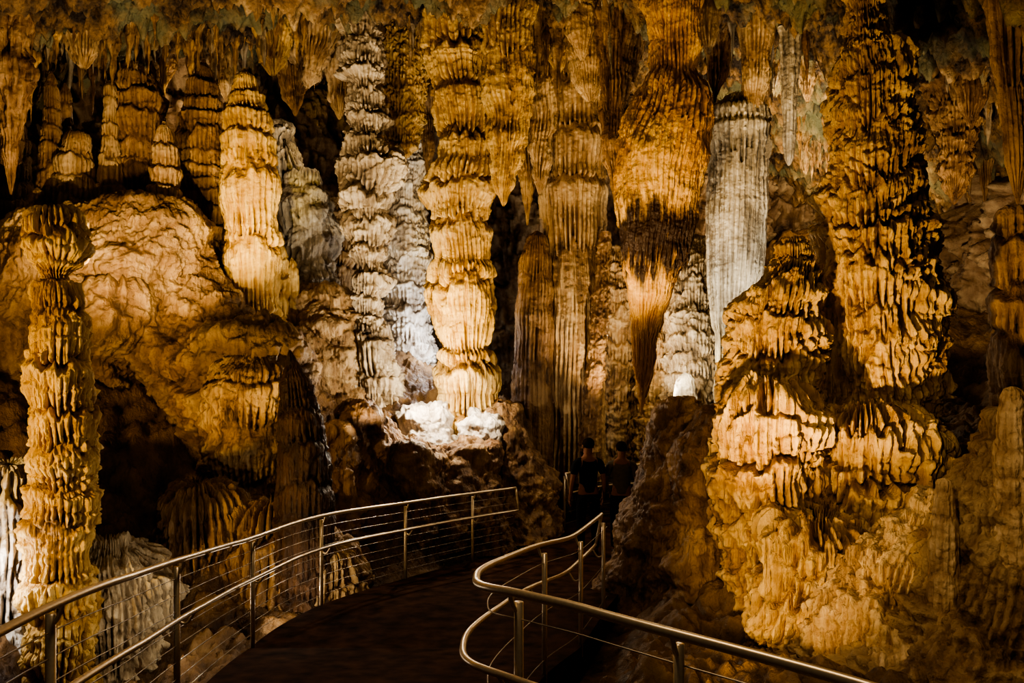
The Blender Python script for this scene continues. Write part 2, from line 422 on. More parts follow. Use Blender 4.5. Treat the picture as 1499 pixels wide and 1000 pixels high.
# ---------------------------------------------------------------- ceiling
cp = [(-10, 2, 4.6), (0, 2, 5.2), (10, 2, 4.2), (-10, 8, 4.6), (-4, 8, 5.2), (0, 8, 5.4), (4, 8, 5.0), (9, 7, 3.8)]
for (px, py, d) in [(0, 60, 12), (100, 55, 13.5), (200, 45, 14), (360, 0, 13.3), (300, 55, 15), (60, 120, 16), (200, 115, 18), (420, 80, 17), (470, 90, 20), (600, 50, 16), (600, 85, 19), (750, 40, 16), (750, 75, 19), (900, 60, 16), (900, 95, 19),
                    (1050, 80, 17), (1000, 0, 13.5), (1130, 20, 13.5), (1180, 110, 16), (1180, 200, 18.5), (1180, 275, 21), (1300, 290, 20), (1350, 70, 12), (1420, 150, 13), (1420, 240, 15), (1400, 300, 17.5), (1499, 80, 10), (1520, 200, 13), (1150, 280, 24), (500, 110, 24), (0, 130, 22), (900, 130, 24)]:
    a = at(px, py, d); cp.append((a[0], d, a[2]))
cf_ = rbf(cp)
cgx = np.linspace(-14, 14, 740); cgy = np.concatenate([np.linspace(.5, 8.9, 60), np.linspace(9, 25, 640)])
GX, GY = np.meshgrid(cgx, cgy)
P = np.stack([GX, GY, cf_(GX, GY)], -1).reshape(-1, 3)
Q = P.copy(); Q[:, 2] *= .3
G1, G2, _, _ = worley(Q * 3.4 + .8 * fbm(Q * 3, 2)[:, None])
H1, H2, _, HID = worley(Q * 1.25 + .8 * fbm(Q * 1.4 + 5, 2)[:, None])
lump = (1.5 * np.abs(pn(Q * .6 + 31)) + .7 * pn(Q * 1.4 + 4) + .9 * np.clip(1 - 1.7 * H1, 0, 1) ** 1.5 * (HID > .4) + .5 * np.clip(1 - 1.9 * G1, 0, 1) + .55 * fbm(Q * 3.7, 5) + .16 * np.abs(pn(Q * 11)) + .11 * pn(Q * 22) - .5)
P[:, 2] -= lump * .45
CZ = P[:, 2].reshape(len(cgy), len(cgx))
def ceil_z(x, y):
    return float(CZ[np.argmin(np.abs(cgy - y)), np.argmin(np.abs(cgx - x))])
o = mk('ceiling', P, grid_faces(len(cgy), len(cgx), False), M_ceil, np.clip(.2 + lump * .4, 0, 1)); o['kind'] = 'structure'; tag(o, 'rough golden brown cave ceiling with hanging rock', 'ceiling')

# ---------------------------------------------------------------- walls
def wall(name, plan, z0, z1, st, mat, label, nu=640, nv=380):
    C0 = cr(plan, 12); tot = np.linalg.norm(np.diff(C0, axis=0), axis=1).sum()
    C = resamp(C0, nu); T = np.gradient(C, axis=0); T /= np.linalg.norm(T, axis=1)[:, None]
    nrm = np.column_stack([T[:, 1], -T[:, 0]])
    zz = np.linspace(z0, z1, nv)
    X = np.repeat(C[None, :, 0], nv, 0); Y = np.repeat(C[None, :, 1], nv, 0); Z = np.repeat(zz[:, None], nu, 1)
    P = np.stack([X, Y, Z], -1).reshape(-1, 3)
    SEED[0] += 1
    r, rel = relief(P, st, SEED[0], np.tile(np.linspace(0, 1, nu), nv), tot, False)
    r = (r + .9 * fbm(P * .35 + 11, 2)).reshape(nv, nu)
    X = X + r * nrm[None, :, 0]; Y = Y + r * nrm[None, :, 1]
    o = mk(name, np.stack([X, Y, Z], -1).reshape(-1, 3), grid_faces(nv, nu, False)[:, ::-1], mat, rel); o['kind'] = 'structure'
    tag(o, label, 'cave wall'); return o
wst = S(tf=.55, tA=.30, sp=.24, fA=.18, fw=1.2, cf=1.5, cA=.15, lf=.8, lA=.45, nA=.03, wA=.12, wf=1.6, wz=.6, tw=.8, tj=.3, hw=.9, gA=.07)
wall('wall_back', [(-13.5, 15), (-10, 16.3), (-7, 17.2), (-5, 19), (-2, 20.3), (2, 20.3), (5, 21), (8.5, 22.3), (12, 19)], -5, 7.5, wst, M_wall, 'dark recessed cave wall draped in flowstone')
wall('wall_left', [(-9.5, 0.5), (-10, 5), (-10.8, 9), (-11.2, 13), (-12, 17), (-12.5, 21)], -6, 7, wst, M_wall, 'brown cave wall beside the flowstone banks', nu=300, nv=220)
wall('wall_right', [(10.5, 21), (9.6, 17), (9.0, 13), (8.6, 9), (8.3, 5), (8, .5)], -5, 7, dict(wst, fA=.08, wA=.25), M_wall, 'dim brown cave wall behind the tall column', nu=480)

# ---------------------------------------------------------------- hero columns
s_cup = S(tA=.12, sp=.074, fA=.090, fw=.35, cf=6, cA=.015, lA=.030, tj=.24, gA=.015, twk=.09, va=.6)
s_knob = S(tf=2.0, tA=.08, sp=.07, fA=.05, cf=4.6, cA=.05, lA=.07, wA=.04, wf=6, tw=.45, tj=.3, gA=.03)
s_flute = S(tf=.5, tA=.03, sp=.08, fA=.07, fw=.3, f0=.8, cA=.0, lA=.04, gA=.01)
s_mound = S(tf=.7, tA=.04, sp=.12, fA=.004, f0=.05, fw=1.0, cf=2.0, cA=.015, cw=1.2, lf=.9, lA=.26, tw=1.0, tj=.05, wA=.03, wf=2.4, wz=.9, hw=1.0, nA=.018, gA=.055)
s_ledge = S(tf=1.1, tA=.09, sp=.11, fA=.012, f0=.05, fw=.7, cf=2.6, cA=.045, cw=1.3, lf=.9, lA=.24, tw=1.1, tj=.10, wA=.0, hw=.7, nA=.022, gA=.055, va=1.3)
s_drip = S(tf=1.3, tA=.15, sp=.070, fA=.10, fw=.65, f0=.15, cf=2.6, cA=.07, cw=1.1, lf=1.6, lA=.08, tw=.4, tj=.55, wA=.03, wf=6, hw=1.6, gA=.032, nA=.014, twk=.40, va=1.2)

form('stalagmite_column', [(317, 75, 1), (320, 75, 26), (332, 76, 33), (355, 78, 29), (378, 80, 19), (400, 80, 11), (415, 82, 13), (432, 82, 24), (480, 83, 30), (520, 84, 35), (590, 86, 31), (650, 89, 37), (695, 91, 30), (740, 92, 39), (800, 91, 34), (870, 92, 40), (960, 90, 36), (1060, 85, 58), (1120, 80, 75)],
     8.8, S(tA=.09, sp=.060, fA=.065, cf=5, cA=.040, lA=.045, lf=2.0, tj=.38, wA=.02, wf=8, f0=.2, gA=.026, fw=.6, twk=.25, va=1.1), M_gold, 'tall golden stalagmite with cup-shaped top and stacked tiers', 'stalagmite', res=.0142,
     tiers=[317, 405, 436, 515, 585, 640, 700, 745, 830, 880, 960, 1060])
form('stalagmite', [(100, 358, 1), (120, 359, 9), (150, 360, 17), (190, 363, 27), (225, 366, 30), (240, 366, 32), (300, 366, 30), (338, 368, 28), (352, 368, 33), (400, 370, 29), (448, 370, 25), (460, 370, 29), (486, 368, 26), (500, 370, 20), (540, 370, 18)],
     13.4, s_cup, M_gold, 'glowing yellow stalagmite of stacked fluted cups with conical top', 'stalagmite', res=.017, tiers=[100, 132, 160, 190, 228, 340, 455, 520])
form('stalagmite', [(86, 298, 1), (110, 298, 8), (150, 298, 20), (200, 298, 31), (280, 297, 34), (350, 302, 36), (385, 302, 38)],
     14.3, S(tf=3.4, tA=.10, tj=.25, fA=.04, cA=.02, lA=.03), M_brown, 'dark brown ribbed cone-shaped stalagmite', 'stalagmite', res=.02)
form('stalagmite', [(178, 240, 1), (200, 240, 8), (240, 243, 11), (290, 243, 14), (308, 243, 21), (345, 243, 23), (370, 243, 22)],
     13, s_cup, M_tan, 'slender reddish tan stalagmite with flared foot', 'stalagmite', res=.018, tiers=[178, 205, 240, 270, 300, 350])
form('stalagmite', [(112, 203, 1), (116, 203, 20), (130, 204, 27), (165, 206, 29), (230, 207, 28), (320, 207, 32), (360, 207, 40)],
     14, S(tf=2.2, tA=.09, fA=.05, cA=.03, tj=.25), M_brown, 'blunt flat-topped brown stalagmite', 'stalagmite', res=.02)
for (pp, dd_, mt, lb) in [
    ([(118, 160, 1), (128, 161, 6), (200, 162, 9), (235, 162, 13), (320, 162, 24)], 13.6, M_tan, 'thin tan candle-like stalagmite'),
    ([(105, 75, 1), (120, 75, 6), (180, 77, 9), (230, 78, 15), (330, 78, 25)], 13.4, M_brown, 'thin brown candle-like stalagmite'),
    ([(122, 95, 1), (140, 95, 7), (190, 96, 9), (260, 96, 12), (340, 96, 20)], 13.8, M_brown, 'thin brown candle-like stalagmite'),
    ([(188, 112, 1), (200, 112, 13), (240, 110, 22), (290, 112, 28), (340, 112, 38)], 13.4, M_tan, 'stubby tan tiered stalagmite'),
    ([(268, 92, 1), (275, 92, 6), (330, 92, 8)], 13.0, M_tan, 'small tan stub stalagmite'),
    ([(275, 55, 1), (283, 55, 8), (340, 55, 12)], 13.0, M_tan, 'small tan stub stalagmite'),
    ([(150, 330, 1), (170, 330, 8), (300, 330, 12), (420, 330, 14)], 15.4, M_brown, 'thin brown candle-like stalagmite'),
    ([(150, 20, 1), (165, 20, 10), (260, 22, 18), (340, 22, 30)], 14.4, M_brown, 'rough brown stalagmite near cave edge'),
    ([(215, 140, 1), (225, 140, 10), (290, 140, 16), (340, 140, 24)], 14.5, M_brown, 'short brown tapering stalagmite'),
    ([(200, 270, 1), (215, 270, 10), (300, 270, 16), (370, 270, 22)], 15.2, M_brown, 'short brown tapering stalagmite'),
    ([(350, 407, 1), (365, 407, 9), (440, 409, 11), (490, 409, 14)], 14.1, M_gold, 'small golden fluted stalagmite'),
    ([(378, 427, 1), (385, 427, 6), (440, 428, 8), (480, 428, 11)], 14.4, M_gold, 'small golden fluted stalagmite')]:
    form('stalagmite', pp, dd_, S(tf=2.6, tA=.05, fA=.035, cA=.015, tj=.2, lA=.02, gA=.01), mt, lb, 'stalagmite', res=.021)
form('limestone_column', [(-60, 528, 34), (0, 529, 28), (40, 531, 22), (60, 532, 18), (90, 530, 26), (120, 533, 17), (150, 535, 19), (200, 540, 17), (228, 545, 30), (262, 545, 32), (290, 540, 26), (308, 538, 17), (320, 540, 25), (360, 540, 22), (400, 540, 14), (415, 538, 18), (465, 537, 14), (488, 535, 25), (530, 540, 27), (560, 545, 35), (588, 548, 30), (640, 550, 30)],
     14.6, S(tA=.15, sp=.072, fA=.09, cf=4, cA=.05, lA=.075, wA=.035, wf=6, tj=.38, gA=.035, twk=.25, va=1.2), M_cream, 'pale knobby floor-to-ceiling column of stacked tiers', 'cave column', res=.016, tiers=[-60, 0, 45, 95, 115, 165, 190, 225, 270, 312, 355, 385, 425, 450, 485, 540, 575, 640])
form('limestone_column', [(-60, 668, 48), (30, 668, 39), (60, 670, 40), (90, 672, 35), (125, 676, 33), (180, 680, 28), (240, 682, 30), (258, 676, 37), (280, 672, 38), (330, 674, 28), (385, 678, 26), (400, 678, 36), (425, 678, 36), (480, 681, 27), (514, 682, 21), (526, 684, 31), (540, 684, 31), (575, 685, 27), (640, 685, 38)],
     14.6, S(tA=.19, sp=.08, fA=.15, fw=.35, cA=.02, cf=6, lA=.04, tj=.30, gA=.018, twk=.12, va=.7), M_gold, 'glowing gold column of stacked fluted cups reaching the ceiling', 'cave column', res=.0155, tiers=[-60, 10, 62, 125, 182, 262, 305, 395, 520, 600])
form('limestone_column', [(60, 835, 52), (110, 835, 42), (130, 836, 44), (180, 838, 42), (192, 838, 46), (250, 838, 41), (265, 838, 45), (300, 838, 42), (450, 840, 38), (560, 838, 40), (700, 835, 46)],
     16.2, S(tA=.09, sp=.09, fA=.11, fw=.22, f0=.4, cA=.0, lA=.03, gA=.01, twk=.08, va=.5), M_tan, 'tall straight tan-brown column with long vertical flutes', 'cave column', res=.019, tiers=[60, 115, 185, 258, 320, 700])
form('stalagmite', [(338, 786, 1), (350, 786, 12), (380, 785, 20), (440, 782, 24), (560, 780, 28), (680, 780, 32)], 15.8, s_flute, M_brown, 'grey-brown smooth fluted stalagmite beside brown column', 'stalagmite', res=.022)
form('limestone_column', [(340, 887, 9), (400, 884, 10), (500, 874, 11), (660, 862, 14)], 15.5, S(tf=2, tA=.02, fA=.02, wA=.03, wf=8), M_brown, 'thin leaning knobby brown pillar', 'cave column', res=.018)
# great stalactite with dark stain
kL = 12.6
M_stain = rockmat('stained_stalactite', (.12, .050, .010), (.50, .26, .065), (.78, .51, .18), stain=(-(404 - 500) * kL / F, -(306 - 500) * kL / F, (.024, .009, .004)))
form('stalactite', [(-40, 985, 52), (60, 988, 36), (105, 988, 34), (125, 987, 46), (150, 982, 58), (190, 974, 66), (225, 968, 67), (260, 964, 64), (330, 960, 55), (365, 957, 49), (394, 954, 42), (415, 950, 34), (440, 948, 29), (480, 945, 21), (530, 942, 13), (580, 940, 6), (608, 939, 1)],
     kL, S(tf=.42, tA=.0, sp=.085, fA=.07, fw=1.0, f0=.95, cA=.0, lA=.085, lf=1.3, tw=.3, tj=.3, hw=1.2, gA=.014), M_stain, 'huge golden-brown stalactite with dark stained band and long spike', 'stalactite', res=.0155, ell=.7)
form('limestone_column', [(140, 1085, 12), (155, 1080, 26), (165, 1080, 38), (185, 1080, 41), (250, 1080, 40), (330, 1078, 37), (400, 1075, 33), (450, 1072, 27), (490, 1069, 18), (540, 1066, 14), (660, 1063, 15)],
     14.4, S(tA=.06, sp=.085, fA=.11, fw=.2, f0=.85, cA=.0, lA=.02, tj=.06, gA=.010, nA=.007, twk=.03, va=.2), M_grey, 'warm grey-white finely fluted column tapering downward', 'cave column', res=.014, tiers=[140, 158, 180, 215, 700])
form('stalactite', [(-60, 1108, 30), (60, 1108, 22), (120, 1106, 16), (160, 1102, 8), (178, 1100, 1)], 14.0, s_flute, M_tan, 'tan fluted stalactite above the white column', 'stalactite', res=.02)
form('stalagmite', [(343, 1018, 1), (352, 1018, 10), (400, 1015, 27), (480, 1015, 36), (560, 1015, 40), (680, 1015, 44)], 16.4, s_knob, M_cream, 'pale knobby tiered stalagmite behind the great stalactite', 'stalagmite', res=.02)
form('stalagmite', [(546, 1003, 1), (549, 1003, 8), (556, 1003, 13), (568, 1003, 16), (600, 1003, 18), (640, 1003, 22)], 14.8, S(tA=.01, fA=.0, cA=.0, lA=.02, gA=.01), M_white, 'small rounded white stalagmite glowing in lamp light', 'stalagmite', res=.016)
form('stalagmite', [(360, 905, 1), (380, 905, 20), (450, 905, 28), (560, 905, 34), (680, 905, 40)], 18, s_knob, M_tan, 'rough knobby tan stalagmite in the recess', 'stalagmite', res=.026)
form('stalagmite', [(440, 960, 1), (460, 960, 16), (540, 962, 26), (680, 962, 34)], 17, s_knob, M_tan, 'rough knobby tan stalagmite in the recess', 'stalagmite', res=.026)
# right giant column
form('limestone_column', [(-60, 1266, 26), (0, 1267, 16), (60, 1268, 15), (84, 1270, 18), (98, 1275, 38), (120, 1278, 47), (170, 1279, 48), (240, 1276, 52), (300, 1279, 58), (370, 1281, 67), (450, 1283, 71), (540, 1288, 66), (600, 1294, 60), (680, 1296, 68), (760, 1298, 74)],
     9.5, dict(s_drip, tA=.11), M_amber, 'massive golden column covered in overlapping drip terraces', 'cave column', res=.0118, ell=.95, tiers=[-60, 20, 96, 165, 240, 310, 370, 455, 610, 700])
form('flowstone_shoulder', [(351, 1162, 1), (354, 1162, 12), (372, 1162, 15), (394, 1160, 15), (410, 1156, 26), (430, 1145, 42), (480, 1132, 56), (560, 1132, 58), (640, 1135, 62), (760, 1140, 70)],
     9.2, dict(s_drip, tA=.10, cf=4), M_amber, 'tan knobby flowstone shoulder with small stub on top', 'flowstone', res=.0125, tiers=[351, 372, 402, 445, 500, 570, 650, 760])
form('flowstone_shoulder', [(400, 1215, 6), (415, 1213, 20), (480, 1208, 32), (560, 1206, 44), (640, 1205, 56), (760, 1205, 70)],
     9.75, dict(s_drip, tA=.12), M_amber, 'amber drip curtain joining the column and its shoulder', 'flowstone', res=.014, tiers=[400, 470, 560, 650, 760])
form('stalagmite', [(475, 1082, 1), (480, 1082, 14), (520, 1085, 19), (620, 1088, 22), (760, 1095, 28)], 9.3, dict(s_drip, tf=2, tA=.06, cA=.03, fA=.05), M_amber, 'short rounded tan stalagmite beside flowstone shoulder', 'stalagmite', res=.014)
form('flowstone_cascade', [(575, 1130, 10), (590, 1130, 42), (640, 1128, 53), (700, 1130, 58), (760, 1135, 60), (830, 1140, 56), (900, 1150, 46), (960, 1155, 36), (1020, 1155, 32)],
     8.6, dict(s_drip, tA=.18, fA=.12, twk=.35), M_amber, 'dripping golden flowstone cascade with hanging fringes', 'flowstone', res=.012, tiers=[570, 650, 715, 800, 880, 960])
form('flowstone_cascade', [(612, 1265, 20), (622, 1265, 60), (650, 1265, 78), (700, 1263, 84), (760, 1260, 84), (800, 1255, 80), (850, 1245, 72), (920, 1240, 70), (1000, 1240, 74)],
     8.9, dict(s_drip, tA=.19, fA=.13, twk=.3), M_amber, 'broad rounded flowstone terrace with long drip fringe', 'flowstone', res=.012, ell=.8, tiers=[608, 675, 770, 855, 950])
form('flowstone_cascade', [(765, 1200, 20), (780, 1200, 50), (830, 1198, 64), (870, 1192, 68), (920, 1178, 60), (980, 1160, 50), (1040, 1155, 44)],
     8.0, dict(s_drip, tA=.18, fA=.13, twk=.3), M_amber, 'low amber flowstone terrace above the slope', 'flowstone', res=.012, tiers=[760, 835, 920, 1000])
s_slope = dict(s_ledge, tA=.08, tf=1.8, cA=.06, cf=4, lA=.16, lf=1.2, nA=.026, gA=.07, fA=.035, f0=.2, tj=.25, sp=.09)
form('flowstone_bank', [(735, 1390, 10), (765, 1380, 60), (830, 1350, 105), (900, 1340, 145), (1000, 1340, 200), (1100, 1350, 250)],
     7.4, s_slope, M_tan, 'streaked brown flowstone bank sloping down to the walkway', 'rock bank', res=.0155)
form('flowstone_bank', [(610, 1520, 20), (625, 1515, 45), (700, 1510, 80), (800, 1505, 115), (900, 1485, 165), (1000, 1460, 220), (1100, 1440, 270)],
     6.7, s_slope, M_ground, 'steep knobby brown rock bank', 'rock bank', res=.0155)
for (pp, dd_, lb) in [([(700, 1383, 2), (704, 1383, 11), (740, 1383, 14), (800, 1381, 20), (1000, 1380, 30)], 6.5, 'short smooth tan stump stalagmite'),
                      ([(566, 1482, 2), (572, 1482, 13), (620, 1482, 16), (680, 1482, 24), (900, 1482, 30)], 6.3, 'short tiered tan stump stalagmite')]:
    form('stalagmite', pp, dd_, S(tf=3, tA=.02, fA=.01, cA=.01, lA=.02, gA=.012), M_tan, lb, 'stalagmite', res=.013)
form('stalagmite', [(308, 1484, 2), (315, 1484, 14), (340, 1484, 18), (420, 1486, 18), (480, 1486, 20), (560, 1490, 22), (640, 1490, 24)], 10, s_cup, M_brown, 'tan stalagmite with banded cap at cave edge', 'stalagmite', res=.018)
form('stalactite', [(-80, 1470, 40), (0, 1474, 24), (120, 1480, 17), (240, 1488, 11), (300, 1490, 1)], 9.6, s_flute, M_brown, 'long brown fluted stalactite at cave edge', 'stalactite', res=.018)
form('stalactite', [(-80, 1350, 60), (0, 1376, 40), (80, 1390, 36), (170, 1400, 28), (260, 1398, 14), (300, 1397, 1)], 13, s_knob, M_brown, 'dim brown hanging rock mass behind giant column', 'stalactite', res=.021)
form('stalactite', [(40, 1156, 14), (120, 1156, 10), (200, 1155, 9), (232, 1155, 6), (243, 1155, 1)], 13.6, dict(s_flute, fA=.04), M_grey, 'single straight grey stalactite', 'stalactite', res=.018)
# centre mounds by the walkway
form('flowstone_mound', [(582, 1000, 1), (588, 1000, 14), (610, 998, 32), (660, 992, 46), (720, 985, 56), (800, 975, 74), (900, 965, 95), (990, 960, 110)],
     10.2, s_mound, M_brown, 'smooth dark reddish-brown flowstone mound at walkway edge', 'rock mound', res=.017)
form('flowstone_mound', [(612, 1052, 4), (620, 1052, 22), (680, 1050, 42), (760, 1050, 60), (900, 1045, 80), (1000, 1040, 90)],
     9.6, s_mound, M_brown, 'smooth reddish-brown flowstone mound beside golden cascade', 'rock mound', res=.017)
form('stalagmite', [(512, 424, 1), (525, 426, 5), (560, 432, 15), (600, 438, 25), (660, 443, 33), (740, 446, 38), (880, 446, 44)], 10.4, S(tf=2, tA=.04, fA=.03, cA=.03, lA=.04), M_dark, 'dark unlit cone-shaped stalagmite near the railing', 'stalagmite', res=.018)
# left banks
form('flowstone_mound', [(305, 205, 8), (312, 208, 60), (330, 212, 88), (370, 212, 100), (420, 210, 104), (450, 200, 96), (500, 185, 70), (560, 180, 60)], 12.9, s_ledge, M_ground, 'broad lit flowstone ledge carrying slim stalagmites', 'rock mound', res=.018)
form('flowstone_mound', [(312, 70, 8), (325, 70, 40), (380, 70, 70), (460, 60, 80), (600, 50, 70), (760, 40, 90)], 12.0, s_ledge, M_ground, 'steep brown flowstone mound', 'rock mound', res=.021)
form('flowstone_mound', [(415, 160, 20), (430, 160, 64), (480, 152, 76), (530, 138, 56), (600, 120, 40), (800, 110, 36), (980, 110, 60)], 12.1, s_ledge, M_ground, 'brown flowstone slab behind golden stalagmite', 'rock mound', res=.019)
form('flowstone_mound', [(408, 300, 8), (418, 298, 34), (440, 294, 62), (470, 288, 84), (510, 285, 92), (560, 290, 80), (640, 300, 60)], 12.75, s_ledge, M_ground, 'sloping tan flowstone ledge joining the banks', 'rock mound', res=.019)
form('flowstone_mound', [(560, 340, 20), (580, 340, 26), (700, 335, 36), (840, 325, 50), (980, 310, 70)], 11.6, dict(s_ledge, sp=.13, fA=.10, f0=.7, tA=.05), M_brown, 'large shadowed drapery-covered rock mass', 'rock mound', res=.02)
form('flowstone_mound', [(470, 360, 10), (476, 360, 50), (492, 358, 76), (520, 358, 86), (560, 358, 86), (640, 358, 80), (740, 356, 78), (860, 352, 84), (960, 345, 96)], 12.3, s_ledge, M_ground, 'stepped golden-brown flowstone shelf', 'rock mound', res=.018)
form('flowstone_mound', [(536, 372, 6), (544, 372, 44), (570, 370, 54), (620, 368, 56), (680, 365, 56), (740, 362, 60), (940, 355, 86)], 11.6, dict(s_ledge, fA=.05, f0=.3, sp=.10, lA=.12), M_tan, 'tan flowstone dome with draped sides', 'rock mound', res=.017)
form('flowstone_mound', [(425, 460, 6), (435, 460, 44), (480, 475, 62), (560, 490, 66), (640, 490, 70)], 14.9, s_ledge, M_tan, 'pale flowstone slope between columns', 'rock mound', res=.021)
for (pp, dd_, lb) in [([(590, 530, 6), (604, 530, 36), (660, 530, 52), (760, 530, 60), (860, 530, 70)], 12.6, 'dark bumpy brown flowstone mound'),
                      ([(638, 610, 6), (650, 610, 44), (720, 610, 60), (800, 610, 70)], 12.8, 'dark bumpy brown flowstone mound'),
                      ([(590, 735, 6), (602, 735, 24), (640, 738, 40), (700, 745, 60), (780, 750, 70)], 14.2, 'dark reddish-brown flowstone mound near walkway bend'),
                      ([(640, 688, 6), (652, 688, 40), (720, 690, 56), (800, 690, 60)], 13.4, 'dark bumpy brown flowstone mound'),
                      ([(620, 480, 6), (632, 480, 28), (720, 480, 44), (860, 480, 50)], 12.0, 'dark bumpy brown flowstone mound')]:
    form('flowstone_mound', pp, dd_, s_mound, M_brown, lb, 'rock mound', res=.021)
form('boulder', [(594, 622, 4), (598, 622, 20), (610, 620, 36), (640, 618, 46), (680, 618, 48)], 13.9, dict(s_mound, tA=.03, cA=.05, cf=6, wA=.0, lA=.12, lf=2.6, gA=.08), M_white, 'floodlit white lumpy rock at column foot', 'rock', res=.017)
form('boulder', [(606, 706, 4), (609, 706, 14), (620, 706, 26), (650, 706, 34)], 13.8, dict(s_mound, tA=.03, cA=.04, cf=6, wA=.0, lA=.10, lf=2.6, gA=.07), M_white, 'small floodlit white rock at column foot', 'rock', res=.017)
# bottom left pale flows
s_low = S(tf=.9, tA=.12, sp=.08, fA=.10, f0=.5, fw=.7, lA=.14, cA=.06, cf=2.4, tj=.5, tw=.6, gA=.04)
form('flowstone_cascade', [(685, 12, 6), (700, 12, 30), (740, 10, 40), (820, 10, 42), (920, 10, 46), (1100, 10, 60)], 9.0, s_low, M_white, 'cool white draped flowstone behind stalagmite', 'flowstone', res=.015)
form('flowstone_cascade', [(810, 160, 6), (820, 160, 44), (870, 168, 66), (1020, 175, 84), (1120, 180, 94)], 9.6, dict(s_low, wA=.08, wf=3), M_cream, 'pale irregular flowstone below the railing', 'flowstone', res=.015)
form('flowstone_cascade', [(800, 480, 6), (812, 480, 36), (870, 480, 50), (960, 480, 60)], 10.6, s_low, M_tan, 'low ribbed flowstone below the railing', 'flowstone', res=.015)
form('flowstone_cascade', [(720, 290, 6), (740, 290, 50), (880, 290, 84), (1000, 290, 100)], 10.7, dict(s_low, sp=.12, fA=.14), M_brown, 'dark ribbed drapery wall below the railing', 'flowstone', res=.018)
form('flowstone_cascade', [(740, 400, 6), (752, 400, 46), (880, 400, 66), (1000, 400, 70)], 10.8, dict(s_low, sp=.12, fA=.14), M_brown, 'ribbed brown flowstone below the railing', 'flowstone', res=.018)
# grey-white recess rocks
form('flowstone_mound', [(175, 412, 2), (190, 412, 16), (250, 418, 32), (300, 425, 44), (380, 430, 50), (460, 430, 56)], 16.6, dict(s_mound, cA=.06, cf=3, fA=.04, f0=.4), M_grey, 'cold white rounded rock in recess', 'rock mound', res=.023)
form('flowstone_mound', [(250, 450, 2), (262, 450, 20), (320, 452, 36), (440, 450, 44)], 16.2, dict(s_mound, cA=.06, cf=3, fA=.04, f0=.4), M_grey, 'grey rounded rock in recess', 'rock mound', res=.023)
form('limestone_column', [(120, 596, 10), (160, 596, 18), (300, 596, 22), (340, 596, 28), (460, 598, 30), (515, 600, 32), (620, 600, 34)], 17.0, s_knob, M_white, 'white-lit knobby column behind the gold one', 'cave column', res=.022)
form('limestone_column', [(290, 496, 6), (310, 496, 14), (430, 496, 18), (560, 498, 26)], 16.6, s_knob, M_tan, 'slender tan column behind the pale one', 'cave column', res=.024)
form('limestone_column', [(-40, 560, 16), (150, 566, 14), (380, 565, 14), (640, 566, 20)], 17.8, s_knob, M_tan, 'slender brown column in the recess', 'cave column', res=.026)
# draperies hanging from ceiling
def drap(pts, d, mat, lb, ell=.35, st=None):
    form('drapery', pts, d, st or S(tf=.5, tA=.06, sp=.08, fA=.10, fw=.9, f0=.8, cA=.03, cf=1.6, lA=.10, lf=1.5, tj=.5, gA=.014), mat, lb, 'cave drapery', ell=ell, res=.019)
drap([(-60, 742, 42), (60, 744, 32), (160, 746, 28), (230, 742, 21), (270, 738, 12), (302, 737, 1)], 13.8, M_gold, 'long golden drapery ending in a point')
drap([(-40, 592, 40), (100, 592, 33), (180, 590, 27), (215, 588, 20), (235, 586, 3)], 15.6, M_gold, 'honeycombed golden drapery block', st=S(tA=.04, fA=.04, wA=.05, wf=9, lA=.05))
drap([(-40, 795, 24), (120, 795, 16), (240, 792, 11), (285, 790, 1)], 15.4, M_tan, 'narrow brown drapery hanging beside column')
drap([(-60, 870, 60), (40, 868, 40), (110, 866, 24), (150, 865, 3)], 15.0, M_tan, 'wide tan drapery fringe')
drap([(-60, 905, 32), (100, 900, 20), (180, 898, 14), (240, 898, 8), (280, 898, 2)], 14.2, M_brown, 'brown folded drapery beside great stalactite')
drap([(-60, 1050, 30), (60, 1048, 20), (110, 1047, 11), (150, 1046, 2)], 14.6, M_brown, 'brown folded drapery near the white column')
drap([(-60, 500, 26), (60, 500, 20), (140, 498, 12), (175, 497, 1)], 15.4, M_tan, 'narrow tan drapery hanging beside pale column')
drap([(-60, 395, 44), (30, 396, 30), (70, 398, 18), (110, 399, 2)], 14.8, M_gold, 'golden drapery fringe near ceiling')
drap([(20, 15, 24), (110, 14, 26), (150, 14, 22), (190, 16, 12), (285, 16, 1)], 11.6, M_brown, 'brown bulbous hanging drapery at cave edge', ell=.8)
drap([(-60, 1205, 40), (40, 1200, 20), (80, 1198, 3)], 14.8, M_tan, 'tan drapery fringe beside giant column')
drap([(-60, 455, 50), (60, 455, 36), (100, 452, 16), (130, 450, 2)], 15.0, M_tan, 'tan drapery fringe near ceiling')
drap([(-60, 120, 50), (40, 120, 26), (80, 122, 12), (100, 123, 2)], 12.8, M_tan, 'brown drapery fringe near ceiling')
